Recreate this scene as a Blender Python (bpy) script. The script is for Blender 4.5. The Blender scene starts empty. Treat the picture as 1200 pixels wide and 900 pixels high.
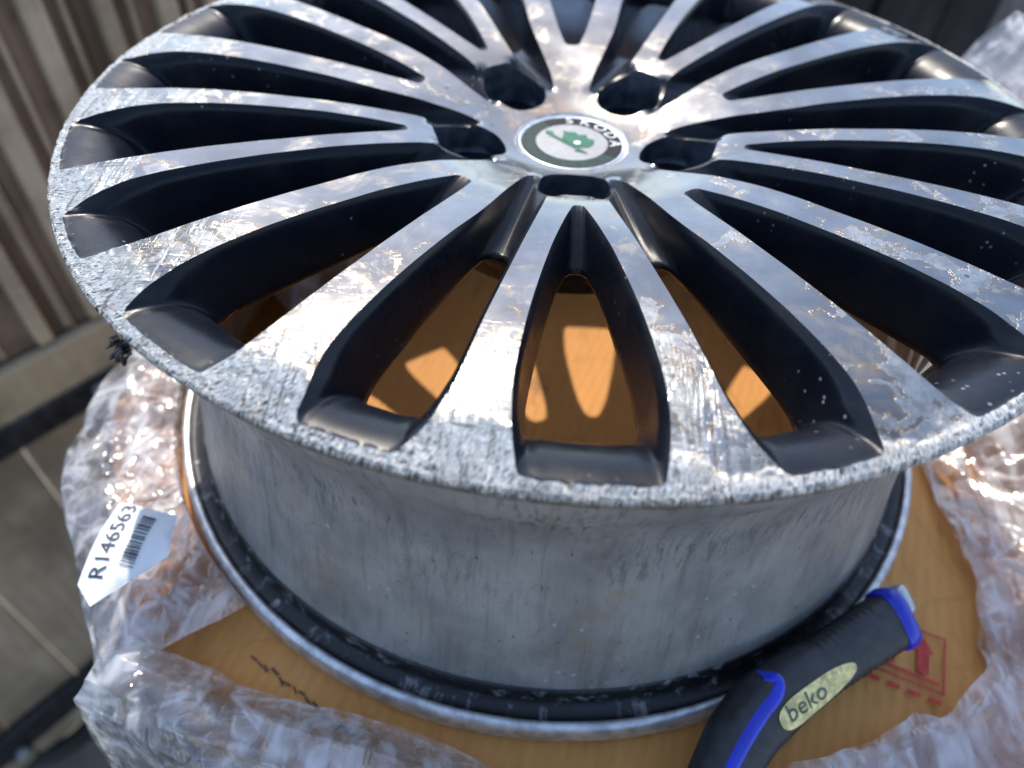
import bpy, math, random
import numpy as np
from mathutils import Matrix, Vector
from mathutils.geometry import delaunay_2d_cdt

# ------------------------------------------------------------------ camera, sky, sun, exposure
scene = bpy.context.scene
col = scene.collection
FPX = 841.84                                     # focal length in pixels of the 1200 px wide photograph
CAM = np.array([-0.01473, -0.35388, 0.16560])
PITCH, YAW, ROLL = 0.8153, -0.02698, 0.05582
_f = np.array([math.sin(YAW)*math.cos(PITCH), math.cos(YAW)*math.cos(PITCH), -math.sin(PITCH)])
_r = np.array([math.cos(YAW), -math.sin(YAW), 0.0])
_u = np.cross(_r, _f)
RR = math.cos(ROLL)*_r + math.sin(ROLL)*_u
UU = -math.sin(ROLL)*_r + math.cos(ROLL)*_u
FW = _f
cam_d = bpy.data.cameras.new('camera')
cam_d.sensor_width = 36.0
cam_d.lens = FPX*36.0/1200.0
cam_d.clip_start = 0.01
cam_d.clip_end = 500.0
cam = bpy.data.objects.new('camera', cam_d)
col.objects.link(cam)
cam.matrix_world = Matrix(((RR[0], UU[0], -FW[0], CAM[0]), (RR[1], UU[1], -FW[1], CAM[1]),
                           (RR[2], UU[2], -FW[2], CAM[2]), (0, 0, 0, 1)))
cam_d.dof.use_dof = True
cam_d.dof.focus_distance = 0.275
cam_d.dof.aperture_fstop = 5.6
scene.camera = cam

SUN_EL, SUN_AZ = math.radians(51.5), math.radians(-14)     # azimuth from +Y towards +X
world = bpy.data.worlds.new('World')
scene.world = world
world.use_nodes = True
wn = world.node_tree.nodes
sky = wn.new('ShaderNodeTexSky')
sky.sky_type = 'NISHITA'
sky.sun_disc = False
sky.air_density = 0.9
sky.dust_density = 0.9
sky.ozone_density = 0.3
sky.sun_elevation = SUN_EL
sky.sun_rotation = SUN_AZ
world.node_tree.links.new(sky.outputs[0], wn['Background'].inputs[0])
wn['Background'].inputs[1].default_value = 0.15
sun_d = bpy.data.lights.new('sun', 'SUN')
sun_d.energy = 2.0
sun_d.angle = math.radians(0.5)
sun_d.color = (1.0, 0.93, 0.82)
sun = bpy.data.objects.new('sun', sun_d)
col.objects.link(sun)
sd = Vector((math.sin(SUN_AZ)*math.cos(SUN_EL), math.cos(SUN_AZ)*math.cos(SUN_EL), math.sin(SUN_EL)))
sun.rotation_euler = sd.to_track_quat('Z', 'Y').to_euler()
vs = scene.view_settings
vs.view_transform = 'Standard'
vs.look = 'None'
vs.gamma = 1.0
vs.use_curve_mapping = False
vs.exposure = 1.3

ZB = -0.2045           # carton top
ZG = -1.32             # ground
rng = np.random.default_rng(7)
random.seed(7)


def ray(x, y):
    d = (x-600)/FPX*RR - (y-450)/FPX*UU + FW
    return d


def onz(x, y, z):
    d = ray(x, y)
    return CAM + d*(z-CAM[2])/d[2]


# ------------------------------------------------------------------ helpers
def hash2(ix, iy, seed):
    h = (ix.astype(np.int64)*374761393 + iy.astype(np.int64)*668265263 + seed*974711) & 0x7fffffff
    h = ((h ^ (h >> 13))*1274126177) & 0x7fffffff
    h = (h ^ (h >> 16)) & 0xffff
    return h/65535.0


def vnoise(x, y, seed=0):
    x = np.asarray(x, float); y = np.asarray(y, float)
    ix = np.floor(x); iy = np.floor(y)
    fx = x-ix; fy = y-iy
    fx = fx*fx*(3-2*fx); fy = fy*fy*(3-2*fy)
    a = hash2(ix, iy, seed); b = hash2(ix+1, iy, seed)
    c = hash2(ix, iy+1, seed); d = hash2(ix+1, iy+1, seed)
    return (a*(1-fx)+b*fx)*(1-fy)+(c*(1-fx)+d*fx)*fy


def fbm(x, y, seed=0, oct=4):
    s = 0; a = 0.5; t = 0
    for o in range(oct):
        s = s+a*vnoise(x*2**o, y*2**o, seed+o*17); t += a; a *= 0.5
    return s/t


def sstep(a, b, x):
    t = np.clip((x-a)/(b-a), 0, 1)
    return t*t*(3-2*t)


def mk(name, verts, faces, mats, parent=None, smooth=True, midx=None):
    me = bpy.data.meshes.new(name)
    me.from_pydata([tuple(map(float, v)) for v in verts], [], [tuple(map(int, f)) for f in faces])
    if not isinstance(mats, (list, tuple)):
        mats = [mats]
    for m in mats:
        me.materials.append(m)
    if midx is not None:
        me.polygons.foreach_set('material_index', np.asarray(midx, dtype=np.int32))
    if smooth:
        me.polygons.foreach_set('use_smooth', np.ones(len(me.polygons), dtype=bool))
    me.update()
    o = bpy.data.objects.new(name, me)
    col.objects.link(o)
    if parent is not None:
        o.parent = parent
        base = parent
        off = Vector((0, 0, 0))
        while base is not None:
            off += base.location
            base = base.parent
        o.location = -off if parent.parent is None else Vector((0, 0, 0))
    return o


def tag(o, label=None, cat=None, group=None, kind=None):
    if label: o['label'] = label
    if cat: o['category'] = cat
    if group: o['group'] = group
    if kind: o['kind'] = kind
    return o


def empty(name, loc, label, cat, group=None):
    o = bpy.data.objects.new(name, None)
    o.empty_display_size = 0.05
    o.location = loc
    col.objects.link(o)
    return tag(o, label, cat, group)


def grid_faces(n, m, closed=False, flip=False):
    fs = []
    for i in range(n-1):
        for j in range(m if closed else m-1):
            a = i*m+j; b = i*m+(j+1) % m; c = (i+1)*m+(j+1) % m; d = (i+1)*m+j
            fs.append((a, d, c, b) if flip else (a, b, c, d))
    return fs


def revolve(name, prof, mats, parent, n=256, flip=False):
    a = np.linspace(0, 2*np.pi, n, endpoint=False)
    V = []
    for r, z in prof:
        V.append(np.stack([r*np.cos(a), r*np.sin(a), np.full(n, z)], -1))
    return mk(name, np.concatenate(V), grid_faces(len(prof), n, True, flip), mats, parent)


def smooth_prof(pts, k=3):
    p = np.array(pts, float)
    for _ in range(k):
        q = [p[0]]
        for a, b in zip(p[:-1], p[1:]):
            q += [a*.75+b*.25, a*.25+b*.75]
        q.append(p[-1])
        p = np.array(q)
    return p


def box_mesh(lo, hi, bev=0.0):
    x0, y0, z0 = lo; x1, y1, z1 = hi
    b = min(bev, (x1-x0)*.45, (y1-y0)*.45, (z1-z0)*.45)
    if b <= 0:
        V = [(x0, y0, z0), (x1, y0, z0), (x1, y1, z0), (x0, y1, z0), (x0, y0, z1), (x1, y0, z1), (x1, y1, z1), (x0, y1, z1)]
        F = [(0, 3, 2, 1), (4, 5, 6, 7), (0, 1, 5, 4), (1, 2, 6, 5), (2, 3, 7, 6), (3, 0, 4, 7)]
        return np.array(V, float), F
    V = []; F = []
    rings = []
    for z, ins in ((z0, b), (z0+b, 0), (z1-b, 0), (z1, b)):
        r = [(x0+b, y0+ins), (x1-b, y0+ins), (x1-ins, y0+b), (x1-ins, y1-b), (x1-b, y1-ins), (x0+b, y1-ins), (x0+ins, y1-b), (x0+ins, y0+b)]
        rings.append([len(V)+i for i in range(8)])
        V += [(p[0], p[1], z) for p in r]
    for a, c in zip(rings[:-1], rings[1:]):
        for i in range(8):
            F.append((a[i], a[(i+1) % 8], c[(i+1) % 8], c[i]))
    F.append(tuple(reversed(rings[0]))); F.append(tuple(rings[-1]))
    return np.array(V, float), F


# ------------------------------------------------------------------ node helpers
class NT:
    def __init__(self, name):
        self.m = bpy.data.materials.new(name)
        self.m.use_nodes = True
        self.t = self.m.node_tree
        self.b = self.t.nodes['Principled BSDF']
        self.out = self.t.nodes['Material Output']

    def n(self, typ, **kw):
        nd = self.t.nodes.new(typ)
        for k, v in kw.items():
            setattr(nd, k, v)
        return nd

    def l(self, a, b):
        self.t.links.new(a, b)

    def val(self, sock, v):
        if hasattr(v, 'is_output') or isinstance(v, bpy.types.NodeSocket):
            self.l(v, sock)
        else:
            sock.default_value = v

    def math(self, op, a, b=None, c=None, clamp=False):
        nd = self.n('ShaderNodeMath', operation=op)
        nd.use_clamp = clamp
        self.val(nd.inputs[0], a)
        if b is not None: self.val(nd.inputs[1], b)
        if c is not None: self.val(nd.inputs[2], c)
        return nd.outputs[0]

    def ss(self, x, a, b, lo=0.0, hi=1.0):
        nd = self.n('ShaderNodeMapRange', interpolation_type='SMOOTHSTEP')
        self.val(nd.inputs[0], x)
        nd.inputs[1].default_value = a; nd.inputs[2].default_value = b
        nd.inputs[3].default_value = lo; nd.inputs[4].default_value = hi
        return nd.outputs[0]

    def mix(self, f, a, b):
        nd = self.n('ShaderNodeMix', data_type='RGBA')
        self.val(nd.inputs[0], f)
        self.val(nd.inputs[6], a if not isinstance(a, tuple) else (*a, 1)[:4])
        self.val(nd.inputs[7], b if not isinstance(b, tuple) else (*b, 1)[:4])
        return nd.outputs[2]

    def mixf(self, f, a, b):
        nd = self.n('ShaderNodeMix', data_type='FLOAT')
        self.val(nd.inputs[0], f); self.val(nd.inputs[2], a); self.val(nd.inputs[3], b)
        return nd.outputs[0]

    def obj(self):
        return self.n('ShaderNodeTexCoord').outputs['Object']

    def mapv(self, v, scale=(1, 1, 1), rot=(0, 0, 0), loc=(0, 0, 0)):
        nd = self.n('ShaderNodeMapping')
        self.l(v, nd.inputs[0])
        nd.inputs[1].default_value = loc; nd.inputs[2].default_value = rot; nd.inputs[3].default_value = scale
        return nd.outputs[0]

    def noise(self, v, scale, detail=4, rough=0.55, dist=0.0):
        nd = self.n('ShaderNodeTexNoise')
        if v is not None: self.l(v, nd.inputs['Vector'])
        nd.inputs['Scale'].default_value = scale; nd.inputs['Detail'].default_value = detail
        nd.inputs['Roughness'].default_value = rough; nd.inputs['Distortion'].default_value = dist
        return nd.outputs[0]

    def voro(self, v, scale, feature='F1', out=0, rand=1.0):
        nd = self.n('ShaderNodeTexVoronoi', feature=feature)
        if v is not None: self.l(v, nd.inputs['Vector'])
        nd.inputs['Scale'].default_value = scale
        nd.inputs['Randomness'].default_value = rand
        return nd.outputs[out]

    def comb(self, x, y, z=0.0):
        nd = self.n('ShaderNodeCombineXYZ')
        self.val(nd.inputs[0], x); self.val(nd.inputs[1], y); self.val(nd.inputs[2], z)
        return nd.outputs[0]

    def bump(self, h, dist, strength=1.0, normal=None):
        nd = self.n('ShaderNodeBump')
        self.l(h, nd.inputs['Height'])
        nd.inputs['Strength'].default_value = strength; nd.inputs['Distance'].default_value = dist
        if normal is not None: self.l(normal, nd.inputs['Normal'])
        return nd.outputs[0]

    def set(self, **kw):
        for k, v in kw.items():
            s = self.b.inputs[k.replace('_', ' ')]
            if isinstance(v, tuple) and s.type == 'RGBA': v = (*v, 1)[:4]
            self.val(s, v)
        return self

    def polar(self):
        sp = self.n('ShaderNodeSeparateXYZ')
        self.l(self.obj(), sp.inputs[0])
        x, y, z = sp.outputs
        r = self.math('SQRT', self.math('ADD', self.math('MULTIPLY', x, x), self.math('MULTIPLY', y, y)))
        th = self.math('ARCTAN2', y, x)
        return x, y, z, r, th


def simple(name, color, rough=0.5, metal=0.0, var=0.0, scale=60, bump=0.0, bscale=400, coat=0.0, **kw):
    m = NT(name)
    c = color
    if var > 0:
        nz = m.noise(m.obj(), scale, 5)
        lo = tuple(v*(1-var) for v in color); hi = tuple(min(1, v*(1+var)) for v in color)
        c = m.mix(m.ss(nz, .3, .7), lo, hi)
    m.set(Base_Color=c, Roughness=rough, Metallic=metal)
    m.b.inputs['Coat Weight'].default_value = coat
    if bump > 0:
        m.set(Normal=m.bump(m.noise(m.obj(), bscale, 4), bump))
    for k, v in kw.items():
        m.b.inputs[k.replace('_', ' ')].default_value = v
    return m.m


# ------------------------------------------------------------------ wheel materials
def machined_material():
    m = NT('machined_aluminium')
    x, y, z, r, th = m.polar()
    o = m.obj()
    front = m.ss(y, 0.14, -0.10)                       # kerb damage is worst on this arc of the wheel
    left = m.ss(x, 0.05, -0.16)
    arc = m.math('MAXIMUM', front, m.math('MULTIPLY', left, .85))
    # lathe-turned base
    lathe = m.noise(m.comb(m.math('MULTIPLY', th, 1.2), m.math('MULTIPLY', r, 1500.0)), 1.0, 2)
    smear = m.noise(m.mapv(o, (1, 1, 0.3)), 22, 5, .6)
    base = m.mix(m.ss(smear, .35, .65), (.155, .155, .155), (.225, .224, .222))
    # lacquer lifting in flakes: pale hard-edged islands with a dirty brown margin
    warp = m.noise(o, 55, 6, .65, .6)
    big = m.noise(o, 11, 3, .5)
    flake_in = m.math('ADD', warp, m.math('MULTIPLY', m.math('SUBTRACT', big, .5), .55))
    flake_in = m.math('ADD', flake_in, m.math('MULTIPLY', m.math('SUBTRACT', m.ss(r, .12, .235), .55), .16))
    flake_in = m.math('ADD', flake_in, m.math('MULTIPLY', arc, .055))
    flake = m.ss(flake_in, .60, .615)
    margin = m.math('MULTIPLY', m.ss(flake_in, .56, .60), m.math('SUBTRACT', 1.0, flake))
    stain_n = m.noise(o, 34, 6, .7, 1.2)
    stain = m.math('MULTIPLY', m.ss(stain_n, .50, .70), .6)
    c = m.mix(stain, base, (.24, .195, .15))
    c = m.mix(m.math('MULTIPLY', margin, .75), c, (.27, .19, .12))
    flk_c = m.mix(m.ss(m.noise(o, 190, 4, .7), .35, .65), (.21, .206, .195), (.33, .325, .31))
    c = m.mix(flake, c, flk_c)
    # dirt on the hub ring near the cap
    hubdirt = m.math('MULTIPLY', m.ss(r, .050, .034), m.ss(m.noise(o, 70, 5, .7), .42, .62))
    c = m.mix(m.math('MULTIPLY', hubdirt, .75), c, (.25, .19, .14))
    # kerb rash: torn metal towards the rim, drawn out in radial / skewed strokes
    wob = m.math('MULTIPLY', m.math('SUBTRACT', m.noise(o, 26, 4, .6), .5), .034)
    rash_r = m.math('ADD', r, wob)
    shift = m.ss(x, -.02, .07, 0.0, .012)
    rash = m.math('MULTIPLY', m.ss(m.math('SUBTRACT', rash_r, shift), .2175, .229), arc)
    rash = m.math('MAXIMUM', rash, m.math('MULTIPLY', m.ss(r, .2345, .2375), .8))
    arc_mm = m.math('MULTIPLY', th, 240.0)
    rmm = m.math('MULTIPLY', r, 1000.0)
    skew = m.math('ADD', arc_mm, m.math('MULTIPLY', rmm, .45))
    strk = m.noise(m.comb(m.math('MULTIPLY', skew, 2.6), m.math('MULTIPLY', rmm, .36)), 1.0, 3, .6, .25)
    strk2 = m.noise(m.comb(m.math('MULTIPLY', arc_mm, .55), m.math('MULTIPLY', rmm, .5)), 1.0, 6, .7, 1.0)
    hgt = m.math('ADD', m.math('MULTIPLY', strk, .9), m.math('MULTIPLY', strk2, .3))
    torn = m.mix(m.ss(hgt, .52, .605), (.018, .0175, .017), (.72, .71, .69))  # torn metal, with its small shadows and glints put into the colour
    torn = m.mix(m.math('MULTIPLY', m.ss(m.noise(o, 48, 4, .7), .48, .66), .3), torn, (.30, .27, .235))
    hi_gap = m.ss(m.noise(o, 60, 3, .6), .30, .55)
    rash = m.math('MULTIPLY', rash, m.math('MAXIMUM', hi_gap, m.ss(r, .228, .233)))
    c = m.mix(rash, c, torn)
    pits = m.math('MULTIPLY', m.ss(strk2, .40, .34), m.ss(r, .2325, .2385))
    c = m.mix(m.math('MULTIPLY', pits, m.math('MULTIPLY', arc, .9)), c, (.03, .03, .03))
    # long scrape marks on the outer spokes
    sc = m.noise(m.mapv(o, (420, 30, 1), (0, 0, .75)), 1.0, 3, .6, .9)
    sc2 = m.noise(m.mapv(o, (34, 520, 1), (0, 0, -.35)), 1.0, 3, .6, .9)
    sc3 = m.noise(m.mapv(o, (360, 22, 1), (0, 0, -.25)), 1.0, 3, .6, .9)
    zone = m.math('MULTIPLY', m.ss(m.noise(o, 19, 4, .65), .42, .56), m.math('MULTIPLY', m.math('MULTIPLY', m.ss(r, .172, .214), m.ss(x, .09, .0)), arc))
    scr = m.math('MAXIMUM', m.ss(sc, .54, .60), m.math('MAXIMUM', m.ss(sc2, .58, .64), m.ss(sc3, .58, .64)))
    scr = m.math('MULTIPLY', scr, zone)
    scd = m.math('MULTIPLY', m.math('MAXIMUM', m.ss(sc, .42, .36), m.ss(sc2, .40, .35)), zone)
    c = m.mix(m.math('MULTIPLY', scr, .85), c, (.52, .51, .485))
    c = m.mix(m.math('MULTIPLY', scd, .7), c, (.11, .10, .09))
    # tiny chips
    chip = m.ss(m.voro(o, 75), .10, .07)
    chip = m.math('MULTIPLY', chip, m.ss(m.noise(o, 9, 2), .52, .60))
    c = m.mix(m.math('MULTIPLY', chip, .8), c, (.06, .06, .06))
    ro = m.mixf(m.ss(smear, .3, .7), .13, .21)
    ro = m.mixf(flake, ro, .27)
    ro = m.mixf(stain, ro, .5)
    ro = m.mixf(rash, ro, .36)
    n1 = m.bump(lathe, .00002, .25)
    n2 = m.bump(m.math('ADD', m.math('MULTIPLY', flake, .6), m.math('MULTIPLY', warp, .5)), .00018, .8, n1)
    h2 = m.math('ADD', m.math('MULTIPLY', m.math('MULTIPLY', hgt, rash), 1.0), m.math('MULTIPLY', m.math('SUBTRACT', scr, scd), .22))
    n3 = m.bump(h2, .0020, 1.0, n2)
    m.set(Base_Color=c, Metallic=m.mixf(m.math('MULTIPLY', flake, .4), .97, .75), Roughness=ro, Normal=n3)
    return m.m


def dark_paint():
    m = NT('dark_wheel_paint')
    o = m.obj()
    dust = m.noise(o, 40, 6, .7)
    spk = m.math('MULTIPLY', m.ss(m.voro(o, 210), .17, .10), m.ss(m.noise(o, 14, 3), .53, .66))
    c = m.mix(m.math('MULTIPLY', m.ss(dust, .45, .8), .6), (.006, .0075, .012), (.018, .018, .020))
    c = m.mix(m.math('MULTIPLY', spk, .75), c, (.32, .30, .27))
    m.set(Base_Color=c, Roughness=m.mixf(m.ss(dust, .35, .75), .24, .40), Metallic=0.0,
          Normal=m.bump(m.noise(o, 1300, 3, .7), .00005, .5))
    m.b.inputs['Specular IOR Level'].default_value = .19
    return m.m


def barrel_paint():
    m = NT('barrel_silver')
    x, y, z, r, th = m.polar()
    o = m.obj()
    streak = m.noise(m.comb(m.math('MULTIPLY', th, 70.0), m.math('MULTIPLY', z, 70.0)), 1.0, 5, .65)
    blot = m.noise(m.comb(m.math('MULTIPLY', th, 7.0), m.math('MULTIPLY', z, 22.0)), 1.0, 5, .6)
    spk = m.noise(m.comb(m.math('MULTIPLY', th, 70.0), m.math('MULTIPLY', z, 160.0)), 1.0, 4, .6)
    upper = m.ss(z, -.15, -.06)
    c = m.mix(m.ss(blot, .3, .7), (.22, .214, .208), (.35, .34, .325))
    band = m.math('MULTIPLY', m.ss(m.noise(m.comb(m.math('MULTIPLY', th, 3.0), m.math('MULTIPLY', z, 30.0)), 1.0, 3), .42, .62), upper)
    dirty = m.math('MULTIPLY', m.ss(streak, .46, .66), m.math('MULTIPLY_ADD', band, .6, .14))
    c = m.mix(dirty, c, (.085, .08, .08))
    c = m.mix(m.math('MULTIPLY', m.ss(spk, .63, .70), .7), c, (.06, .06, .06))
    runs = m.noise(m.comb(m.math('MULTIPLY', th, 34.0), m.math('MULTIPLY', z, 9.0)), 1.0, 5, .7)
    c = m.mix(m.math('MULTIPLY', m.ss(runs, .50, .72), .55), c, (.12, .115, .105))
    rust = m.math('MULTIPLY', m.ss(m.noise(o, 24, 5, .7), .55, .72), .5)
    c = m.mix(rust, c, (.30, .22, .12))
    white = m.math('MULTIPLY', m.ss(m.voro(m.comb(m.math('MULTIPLY', th, 22.0), m.math('MULTIPLY', z, 90.0)), 1.0), .13, .08), m.ss(m.noise(o, 21, 2), .5, .58))
    c = m.mix(m.math('MULTIPLY', white, .45), c, (.55, .55, .54))
    m.set(Base_Color=c, Metallic=.4, Roughness=m.mixf(m.ss(streak, .3, .7), .38, .55),
          Normal=m.bump(m.noise(o, 260, 5, .6), .00012, .6))
    return m.m


M_MACH = machined_material()
M_DARK = dark_paint()
M_BARR = barrel_paint()


def bead_material():
    m = NT('bead_seat_black')
    x, y, z, r, th = m.polar()
    n1 = m.noise(m.comb(m.math('MULTIPLY', th, 26.0), m.math('MULTIPLY', z, 160.0)), 1.0, 5, .7)
    c = m.mix(m.ss(n1, .54, .66), (.008, .008, .009), (.17, .168, .165))
    white = m.ss(m.voro(m.comb(m.math('MULTIPLY', th, 14.0), m.math('MULTIPLY', z, 130.0)), 1.0), .15, .11)
    c = m.mix(m.math('MULTIPLY', white, m.ss(m.noise(m.obj(), 12, 2), .5, .6)), c, (.5, .5, .51))
    m.set(Base_Color=c, Roughness=.45, Normal=m.bump(n1, .0014, .8))
    return m.m


M_BEAD = bead_material()
M_FLANGE = simple('flange_bare_metal', (.60, .60, .60), .42, .75, .28, 120, .0001, 700)
M_LIPUND = simple('lip_underside', (.16, .14, .115), .5, .5, .5, 300, .0004, 900)

# ------------------------------------------------------------------ the wheel
wheel = empty('alloy_wheel', (0, 0, ZB), 'multi-spoke alloy wheel with scraped, kerb-damaged rim lying on a cardboard carton', 'wheel')
PR = np.array([[0, -.0215], [.030, -.0205], [.040, -.0182], [.060, -.0117], [.083, -.0052], [.105, -.0012], [.125, .0018],
               [.155, .0048], [.175, .0062], [.195, .0067], [.210, .0062], [.225, .0044], [.2355, .0022], [.2415, .0005], [.3, 0]])
_rr = np.linspace(0, .26, 521)
_zz = np.interp(_rr, PR[:, 0], PR[:, 1])
for _ in range(60):
    _zz[1:-1] = .25*_zz[:-2]+.5*_zz[1:-1]+.25*_zz[2:]


def zt(r):
    return np.interp(r, _rr, _zz)


TH0 = math.radians(.97+.45) - math.pi/2       # direction of the bolt that points at the camera


def rash_disp(x, y):
    r = np.hypot(x, y); th = np.arctan2(y, x)
    arc = np.maximum(sstep(.14, -.10, y), .85*sstep(.05, -.16, x))
    w = np.maximum(sstep(.219, .2345, r-.010*sstep(-.02, .07, x)+(fbm(x*40, y*40, 5, 3)-.5)*.012)*arc, sstep(.2365, .2395, r)*.5)
    s = th*240.0+r*450
    n = fbm(s*.8, r*220, 11, 4)-.5
    n2 = fbm(th*240*.28, r*120, 23, 3)-.5
    return w*(n*(.0005+.0012*sstep(.228, .2345, r))+n2*.0010-.00018)


def ridge_dip(x, y):
    """painted web between each bolt pocket and the openings beside it lies lower than the machined face"""
    r = np.hypot(x, y)
    a = (np.degrees(np.arctan2(y, x)-TH0)+36) % 72-36
    aa = np.abs(a)
    edge = np.interp(r, [.044, .050, .058, .066, .073], [23.0, 21.4, 18.0, 13.5, 9.3])
    w = np.exp(-((aa-edge)/2.6)**2)*sstep(.046, .055, r)*sstep(.077, .071, r)
    return w


def zface(x, y):
    return zt(np.hypot(x, y))-.004*ridge_dip(x, y)+rash_disp(x, y)


def catmull(pts, n):
    p = np.array(pts, float)
    if len(p) == 2:
        q = p
    else:
        e = np.vstack([2*p[0]-p[1], p, 2*p[-1]-p[-2]])
        q = []
        for i in range(1, len(e)-2):
            for t in np.linspace(0, 1, 24, endpoint=False):
                a, b, c, d = e[i-1], e[i], e[i+1], e[i+2]
                q.append(.5*((2*b)+(-a+c)*t+(2*a-5*b+4*c-d)*t*t+(-a+3*b-3*c+d)*t**3))
        q.append(p[-1]); q = np.array(q)
    s = np.r_[0, np.cumsum(np.linalg.norm(np.diff(q, axis=0), axis=1))]
    u = np.linspace(0, s[-1], n+1)
    return np.stack([np.interp(u, s, q[:, k]) for k in range(2)], -1)


def pc(lst):     # (r mm, degrees) -> xy in the frame of the bolt direction +X
    return [(r/1000*math.cos(math.radians(a)), r/1000*math.sin(math.radians(a))) for r, a in lst]


def rotxy(p, ang):
    c, s = math.cos(ang), math.sin(ang)
    return np.stack([p[:, 0]*c-p[:, 1]*s, p[:, 0]*s+p[:, 1]*c], -1)


NI, NS, NE = 14, 64, 20       # segments: inner end (half), side, outer end (half)


def v_contours(bolt):
    if bolt:
        inn = [(86, 0), (86.1, .9), (87.2, 1.7)]
        side = [(87.2, 1.7), (95, 2.9), (105, 4.0), (125, 5.4), (150, 6.3), (175, 6.7), (200, 6.7), (215, 6.3), (225, 5.8), (232.5, 5.3)]
        end = [(232.5, 5.3), (235.1, 5.0), (235.9, 4.3), (236.1, 2.5), (236.1, 0)]
    else:
        inn = [(84.6, 0), (84.7, 1.6), (86, 2.9)]
        side = [(86, 2.9), (100, 4.6), (120, 5.7), (143, 6.3), (175, 6.8), (205, 6.8), (218, 6.5), (226, 6.2), (232.5, 5.6)]
        end = [(232.5, 5.6), (235.1, 5.3), (235.9, 4.6), (236.1, 2.5), (236.1, 0)]
    binn = [(114, 0), (114.3, 1.2), (116.5, 2.3)]
    bside = [(116.5, 2.3), (128, 3.8), (143, 4.6), (165, 5.3), (185, 5.6), (197, 5.5), (204.5, 4.9)]
    if not bolt: bside = [(116.5, 2.5), (128, 4.2), (143, 5.1), (165, 5.8), (185, 6.0), (197, 5.7), (204.5, 4.9)]
    bend = [(204.5, 4.9), (207.8, 4.4), (208.8, 3.6), (209, 2), (209, 0)]

    def full(i, s, e):
        h = np.vstack([catmull(pc(i), NI)[:-1], catmull(pc(s), NS)[:-1], catmull(pc(e), NE)])
        g = h[1:-1][::-1]*np.array([1, -1])
        return np.vstack([h, g])
    return full(inn, side, end), full(binn, bside, bend)


def side_contours():
    # opening between a bolt spoke pair (lower angle) and an arm pair; b = arm edge, a = bolt edge
    b_in = [(48.5, 23.7), (52, 24.6), (62, 24.4), (74, 23.3)]
    b_sd = [(74, 23.3), (90, 22.4), (110, 22.2), (140, 23.1), (177, 23.5), (205, 23.4), (218, 22.9), (226, 22.3), (232.5, 21.9)]
    b_en = [(232.5, 21.9), (235.1, 21.6), (235.9, 20.9), (236.1, 19.5), (236.1, 17.7)]
    a_in = [(48.5, 23.7), (51, 22.0), (58, 18.6), (66, 14.3), (74.5, 9.9)]
    a_sd = [(74.5, 9.9), (90, 9.9), (117, 10.4), (150, 10.9), (175, 11.2), (205, 11.4), (215, 11.8), (225, 12.4), (232.5, 13.3)]
    a_en = [(232.5, 13.3), (235.1, 13.7), (235.9, 14.4), (236.1, 16), (236.1, 17.7)]
    bb_in = [(113, 17.3), (113.5, 18.9), (116.5, 20.2)]
    bb_sd = [(116.5, 20.2), (126, 21.0), (145, 21.5), (175, 21.6), (194, 21.5), (205, 20.9)]
    bb_en = [(205, 20.9), (208.5, 20.3), (209.6, 19.6), (209.8, 18.6), (209.8, 17.7)]
    ba_in = [(113, 17.3), (113.5, 15.6), (116.5, 14.2)]
    ba_sd = [(116.5, 14.2), (126, 13.4), (145, 13.1), (175, 13.1), (194, 13.4), (205, 14.0)]
    ba_en = [(205, 14.0), (208.5, 14.6), (209.6, 15.4), (209.8, 16.3), (209.8, 17.7)]

    def full(bi, bs, be, ai, as_, ae):
        h = np.vstack([catmull(pc(bi), NI)[:-1], catmull(pc(bs), NS)[:-1], catmull(pc(be), NE)])
        g = np.vstack([catmull(pc(ai), NI)[:-1], catmull(pc(as_), NS)[:-1], catmull(pc(ae), NE)])
        return np.vstack([h, g[1:-1][::-1]])
    return full(b_in, b_sd, b_en, a_in, a_sd, a_en), full(bb_in, bb_sd, bb_en, ba_in, ba_sd, ba_en)


NH = NI+NS+NE
wt_end = np.zeros(2*NH)          # how much a contour point belongs to the outer end wall
_i = np.arange(NH+1)
_w = sstep(NI+NS-3, NI+NS+7, _i)
wt_end[:NH+1] = _w
wt_end[NH+1:] = _w[1:-1][::-1]
wt_in = np.zeros(2*NH)
_w2 = sstep(NI+10, NI-2, _i)
wt_in[:NH+1] = _w2
wt_in[NH+1:] = _w2[1:-1][::-1]

openings = []       # k = 0..19, (top xy, bottom xy)
Vb, Va, Sd = v_contours(True), v_contours(False), side_contours()
for k in range(20):
    ang = TH0+math.radians(18*k)
    if k % 4 == 0:
        T, B = Vb
        T, B = rotxy(T, ang), rotxy(B, ang)
    elif k % 4 == 2:
        T, B = Va
        T, B = rotxy(T, ang), rotxy(B, ang)
    elif k % 4 == 1:
        T, B = Sd
        a0 = TH0+math.radians(18*(k-1))
        T, B = rotxy(T, a0), rotxy(B, a0)
    else:
        a0 = TH0+math.radians(18*(k+1))
        out = []
        for q in Sd:
            g = q*np.array([1, -1])
            g = np.vstack([g[:1], g[1:][::-1]])     # keep the winding
            out.append(rotxy(g, a0))
        T, B = out
    # nicks where the kerb tore the edge
    rT = np.hypot(T[:, 0], T[:, 1])
    nn = fbm(np.arctan2(T[:, 1], T[:, 0])*240*.6, rT*600, 40+k, 3)-.5
    arc = np.maximum(sstep(.12, -.12, T[:, 1]), .7*sstep(.0, -.16, T[:, 0]))
    amp = sstep(.200, .228, rT)*arc*.0011
    T0 = T
    T = T*(1+(nn*amp/np.maximum(rT, .01))[:, None])
    openings.append((T, B, T0))

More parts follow.
